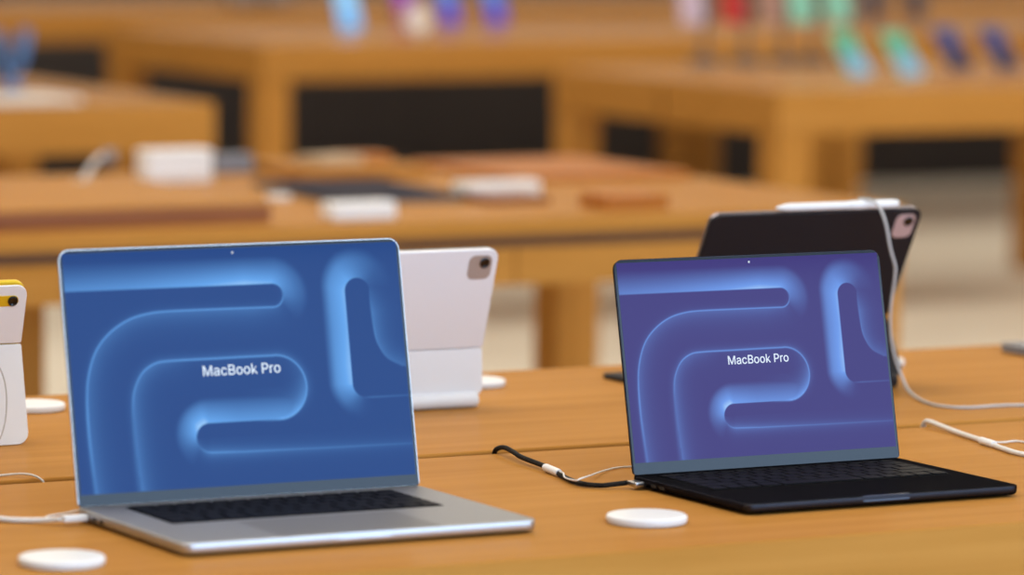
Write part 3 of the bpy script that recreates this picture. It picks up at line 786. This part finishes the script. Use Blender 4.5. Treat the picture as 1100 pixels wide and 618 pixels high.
t = thing('tablet', 'dark navy covered tablet lying flat on the table behind', 'tablet', (2.845, 3.735, 0), 0)
slab('cover', 'navy', t, -.125, .125, -.21, .21, .0065, .0105, r=.008, b=.001, mx=Matrix.Rotation(-.10, 4, 'Z'))
slab('tablet_body', 'greyplastic', t, -.122, .122, -.207, .207, .0005, .006, r=.008, b=.001, mx=Matrix.Rotation(-.10, 4, 'Z'))
t = thing('earphone_box', 'small flat white box in front of the navy tablet', 'box', (2.612, 3.262, 0), 0)
slab('box_body', 'white', t, -.060, .060, -.028, .028, 0, .020, r=.010, b=.003)
slab('box_lid', 'white', t, -.0602, .0602, -.0282, .0282, .0204, .029, r=.010, b=.004)
puck('white puck at the left corner of the navy tablet', 2.665, 3.680, .022)
tag(slab('display_board', 'oak', None, 2.90, 3.16, 4.06, 4.32, 0, .020, r=.006, b=.002), 'pale wooden board at the rear edge behind the navy tablet', 'board')
for lab, x, y, m, wd, h, rz in (('tan card lying on the rear wooden board, its left one', 3.000, 4.16, 'tan', .10, .016, .2), ('dull yellow card lying on the rear wooden board, its right one', 3.100, 4.23, 'cherry', .10, .012, -.1)):
    tag(slab('card_packet', m, None, -wd / 2, wd / 2, -.04, .04, 0, h, r=.004, b=.001), lab, 'packet', 'packets on the rear board')
    o = bpy.data.objects[[n.name for n in bpy.data.objects if n.name.startswith('card_packet')][-1]]
    o.location = (x, y, .020)
    o.rotation_euler = (0, 0, rz)
t = thing('dock', 'white dock tray with a brown slab as its shadow, right of the navy tablet', 'dock', (3.02, 3.50, 0), 0)
slab('tray_shadow', 'walnut', t, -.075, .045, -.075, .035, 0, .013, r=.004, b=.0015)  # dark brown slab stands in for the shadow by the tray
slab('white_tray', 'paper', t, -.065, .090, .036, .090, 0, .030, r=.010, b=.004)
MB().lathe([(.016, .0132), (.0185, .016), (.0185, .030), (.015, .034)], 24, Matrix.Translation((-.058, .020, 0))).build('knob', 'paper', t)
tag(slab('display_board', 'cherry', None, 3.085, 3.205, 3.26, 3.36, 0, .024, r=.003, b=.0015), 'small reddish wooden board near the front edge of the table behind', 'board')
tag(slab('display_board', 'cherry', None, 3.24, 3.60, 3.85, 4.30, 0, .012, r=.003, b=.0015), 'wide reddish wooden board at the right rear of the table behind', 'board')


# ------------------------------------------------------------------ phones and watches far behind
def glow_mat(name, c1, c2, strength=1.0):
    """lit phone screen, two colours running down the screen"""
    m = mat(name, (0.01, 0.01, 0.012, 1), 0.1)
    nt = m.node_tree
    tc = nt.nodes.new('ShaderNodeTexCoord')
    sp = nt.nodes.new('ShaderNodeSeparateXYZ')
    rp = nt.nodes.new('ShaderNodeValToRGB')
    rp.color_ramp.elements[0].color = c1
    rp.color_ramp.elements[1].color = c2
    rp.color_ramp.elements[0].position = 0.25
    rp.color_ramp.elements[1].position = 0.75
    b = nt.nodes['Principled BSDF']
    nt.links.new(tc.outputs['Generated'], sp.inputs[0])
    nt.links.new(sp.outputs['Z'], rp.inputs['Fac'])
    nt.links.new(rp.outputs['Color'], b.inputs['Emission Color'])
    b.inputs['Emission Strength'].default_value = strength
    return m


def phone(label, x, y, z, lean, bodyc, screen, rz=0.0, group='phones on display', stand=False, w=.075, h=.155):
    """leaning phone, screen towards the viewer; on a stand when asked"""
    t = thing('phone', label, 'phone', (x, y, z), rz, group)
    sn, cs = math.sin(lean), math.cos(lean)
    mx = Matrix(((1, 0, 0, 0), (0, sn, -cs, 0), (0, cs, sn, .0015), (0, 0, 0, 1)))
    slab('phone_body', bodyc, t, -w / 2, w / 2, 0, h, -.0078, 0, r=.011, b=.0015, mx=mx)
    slab('screen', screen, t, -w / 2 + .003, w / 2 - .003, .003, h - .003, -.0002, .0004, r=.009, b=.0001, mx=mx)
    return t


def prop_stand(label, x, y, h, reach, group, m='puckdark'):
    """weighted disc, arm and round pad that a phone leans on"""
    t = thing('phone_stand', label, 'stand', (x, y, 0), 0, group)
    MB().lathe([(.042, 0), (.044, .0015), (.044, .020), (.038, .026), (.006, .028)], 28).build('base', m, t)
    MB().tube([(0, 0, .026), (0, .004, h * .5), (0, 0, h * .85), (0, -reach, h)], .007, 10).build('arm', m, t)
    MB().lathe([(.026, 0), (.028, .001), (.028, .005), (.026, .006)], 24, Matrix.Translation((0, -reach - .004, h)) @ Matrix.Rotation(math.radians(70), 4, 'X')).build('pad', m, t)
    return t


def plain(name, rgb, rough=.4):
    return mat(name, lin(*rgb), rough)


S_mint = glow_mat('mint_screen', lin(140, 190, 225), lin(70, 190, 140), 0.85)
S_aqua = plain('mint_back', (140, 215, 190))
S_lilac = plain('lilac_back', (205, 185, 205))
S_red = plain('red_back', (190, 10, 10))
S_taupe = plain('taupe_back', (170, 130, 115))
S_blue = glow_mat('blue_screen', lin(22, 45, 90), lin(45, 85, 165), 0.55)
S_sky = glow_mat('sky_screen', lin(120, 195, 255), lin(150, 215, 255), 1.1)
S_violet = glow_mat('violet_screen', lin(80, 60, 200), lin(80, 150, 225))
S_purple = glow_mat('purple_screen', lin(160, 70, 110), lin(150, 70, 200))
S_navy = plain('navy_back', (38, 36, 66))
D_body = plain('dark_phone_body', (28, 28, 32))
B_body = plain('blue_phone_body', (30, 54, 110))

L1 = math.radians(44)
phone('leaning green screened phone beside the blue ones on the right rear table', 6.030, 6.79, 0, L1, S_aqua, S_mint, .05)
phone('leaning green screened phone left of its green neighbour, before a mint one', 5.905, 6.85, 0, L1, S_aqua, S_mint, .05)
phone('dark blue leaning phone next to the green ones', 6.320, 6.98, 0, L1, B_body, S_blue, .05)
phone('dark blue leaning phone farthest from the green ones', 6.440, 6.93, 0, L1, B_body, S_blue, .05)
for lab, x, m in (('pale lilac', 5.752, S_lilac), ('red', 5.885, S_red), ('taupe', 6.010, S_taupe), ('pale mint', 6.105, S_aqua), ('mint green', 6.225, S_aqua)):
    prop_stand('dark round stand holding up the ' + lab + ' phone', x, 7.42, .155, .010, 'dark phone stands')
    phone('%s phone held up on a dark stand at the table rear' % lab, x - .085, 7.340, .118, math.radians(12), m, m, 0.0)
phone('navy phone leaning at the far table, left of the other navy one', 8.02, 10.05, 0, math.radians(20), D_body, S_navy)
phone('navy phone leaning at the far table, right of the other navy one', 8.19, 10.05, 0, math.radians(20), D_body, S_navy)
phone('phone with a glowing light blue screen on the far middle table', 5.793, 9.70, 0, math.radians(25), D_body, S_sky, 0, w=.078)
phone('phone with a purple and pink screen beside the light blue one', 6.178, 10.05, 0, math.radians(25), D_body, S_purple)
phone('phone with a violet screen, nearer the purple one', 6.328, 10.03, 0, math.radians(25), D_body, S_violet)
phone('phone with a violet screen, farthest from the light blue one', 6.493, 10.01, 0, math.radians(25), D_body, S_violet)
t = thing('highlight_disc', 'added round cream disc in place of a blurred highlight, before the glowing phones', 'highlight', (5.752, 9.16, 0), 0)  # made-up disc that draws the blurred circle of a bright highlight
MB().lathe([(.024, 0), (.026, .001), (.026, .004), (.006, .006), (.005, .020)], 24).build('foot', 'steel', t)
MB().lathe([(.039, -.004), (.041, -.003), (.041, .003), (.039, .004)], 36, Matrix.Translation((0, 0, .058)) @ Matrix.Rotation(math.radians(75), 4, 'X')).build('disc', 'paper', t)
for lab, x in (('left', 6.30), ('right', 6.43)):
    t = thing('grey_box', 'small grey box on the farthest table, the %s of the pair' % lab, 'box', (x, 11.62, 0), 0, 'grey boxes on the farthest table')
    slab('box_body', 'greyplastic', t, -.05, .05, -.04, .04, 0, .06, r=.006, b=.002)
    slab('box_lid', 'greyplastic', t, -.051, .051, -.041, .041, .0605, .085, r=.006, b=.002)

# blue watch with its band looped, and a card, on the left rear table
t = thing('watch', 'blue watch with its band standing in a loop on the left rear table', 'watch', (3.480, 6.90, 0), .2)
Bb = plain('blue_band', (92, 140, 205), .5)
Bd = plain('dark_blue_watch', (16, 28, 48), .3)
def strap(path, w, th, m, name):
    rings = []
    n = len(path)
    for i, (px, pz) in enumerate(path):
        ax, az = path[min(i + 1, n - 1)][0] - path[max(i - 1, 0)][0], path[min(i + 1, n - 1)][1] - path[max(i - 1, 0)][1]
        l = math.hypot(ax, az) or 1
        nx, nz = -az / l * th / 2, ax / l * th / 2
        rings.append([(px + nx, -w / 2, pz + nz), (px + nx, w / 2, pz + nz), (px - nx, w / 2, pz - nz), (px - nx, -w / 2, pz - nz)])
    MB().loops(rings).build(name, m, t)
strap(smooth_poly([(-.040, .145), (-.038, .105), (-.026, .060), (-.004, .022), (.014, .006)], 6), .034, .013, Bb, 'band')
strap(smooth_poly([(.040, .150), (.036, .110), (.022, .070), (.000, .036), (-.012, .012)], 6), .034, .013, Bb, 'band')
slab('watch_case', Bd, t, -.020, .022, -.022, .022, .034, .074, r=.010, b=.004, mx=Matrix.Translation((.012, .006, 0)))
slab('watch_foot', Bb, t, -.024, .024, -.022, .022, 0, .011, r=.010, b=.003)
tag(slab('card', 'paper', None, 3.02, 3.44, 6.36, 6.60, 0, .012, r=.006, b=.002), 'flat white card lying before the blue watch', 'card')
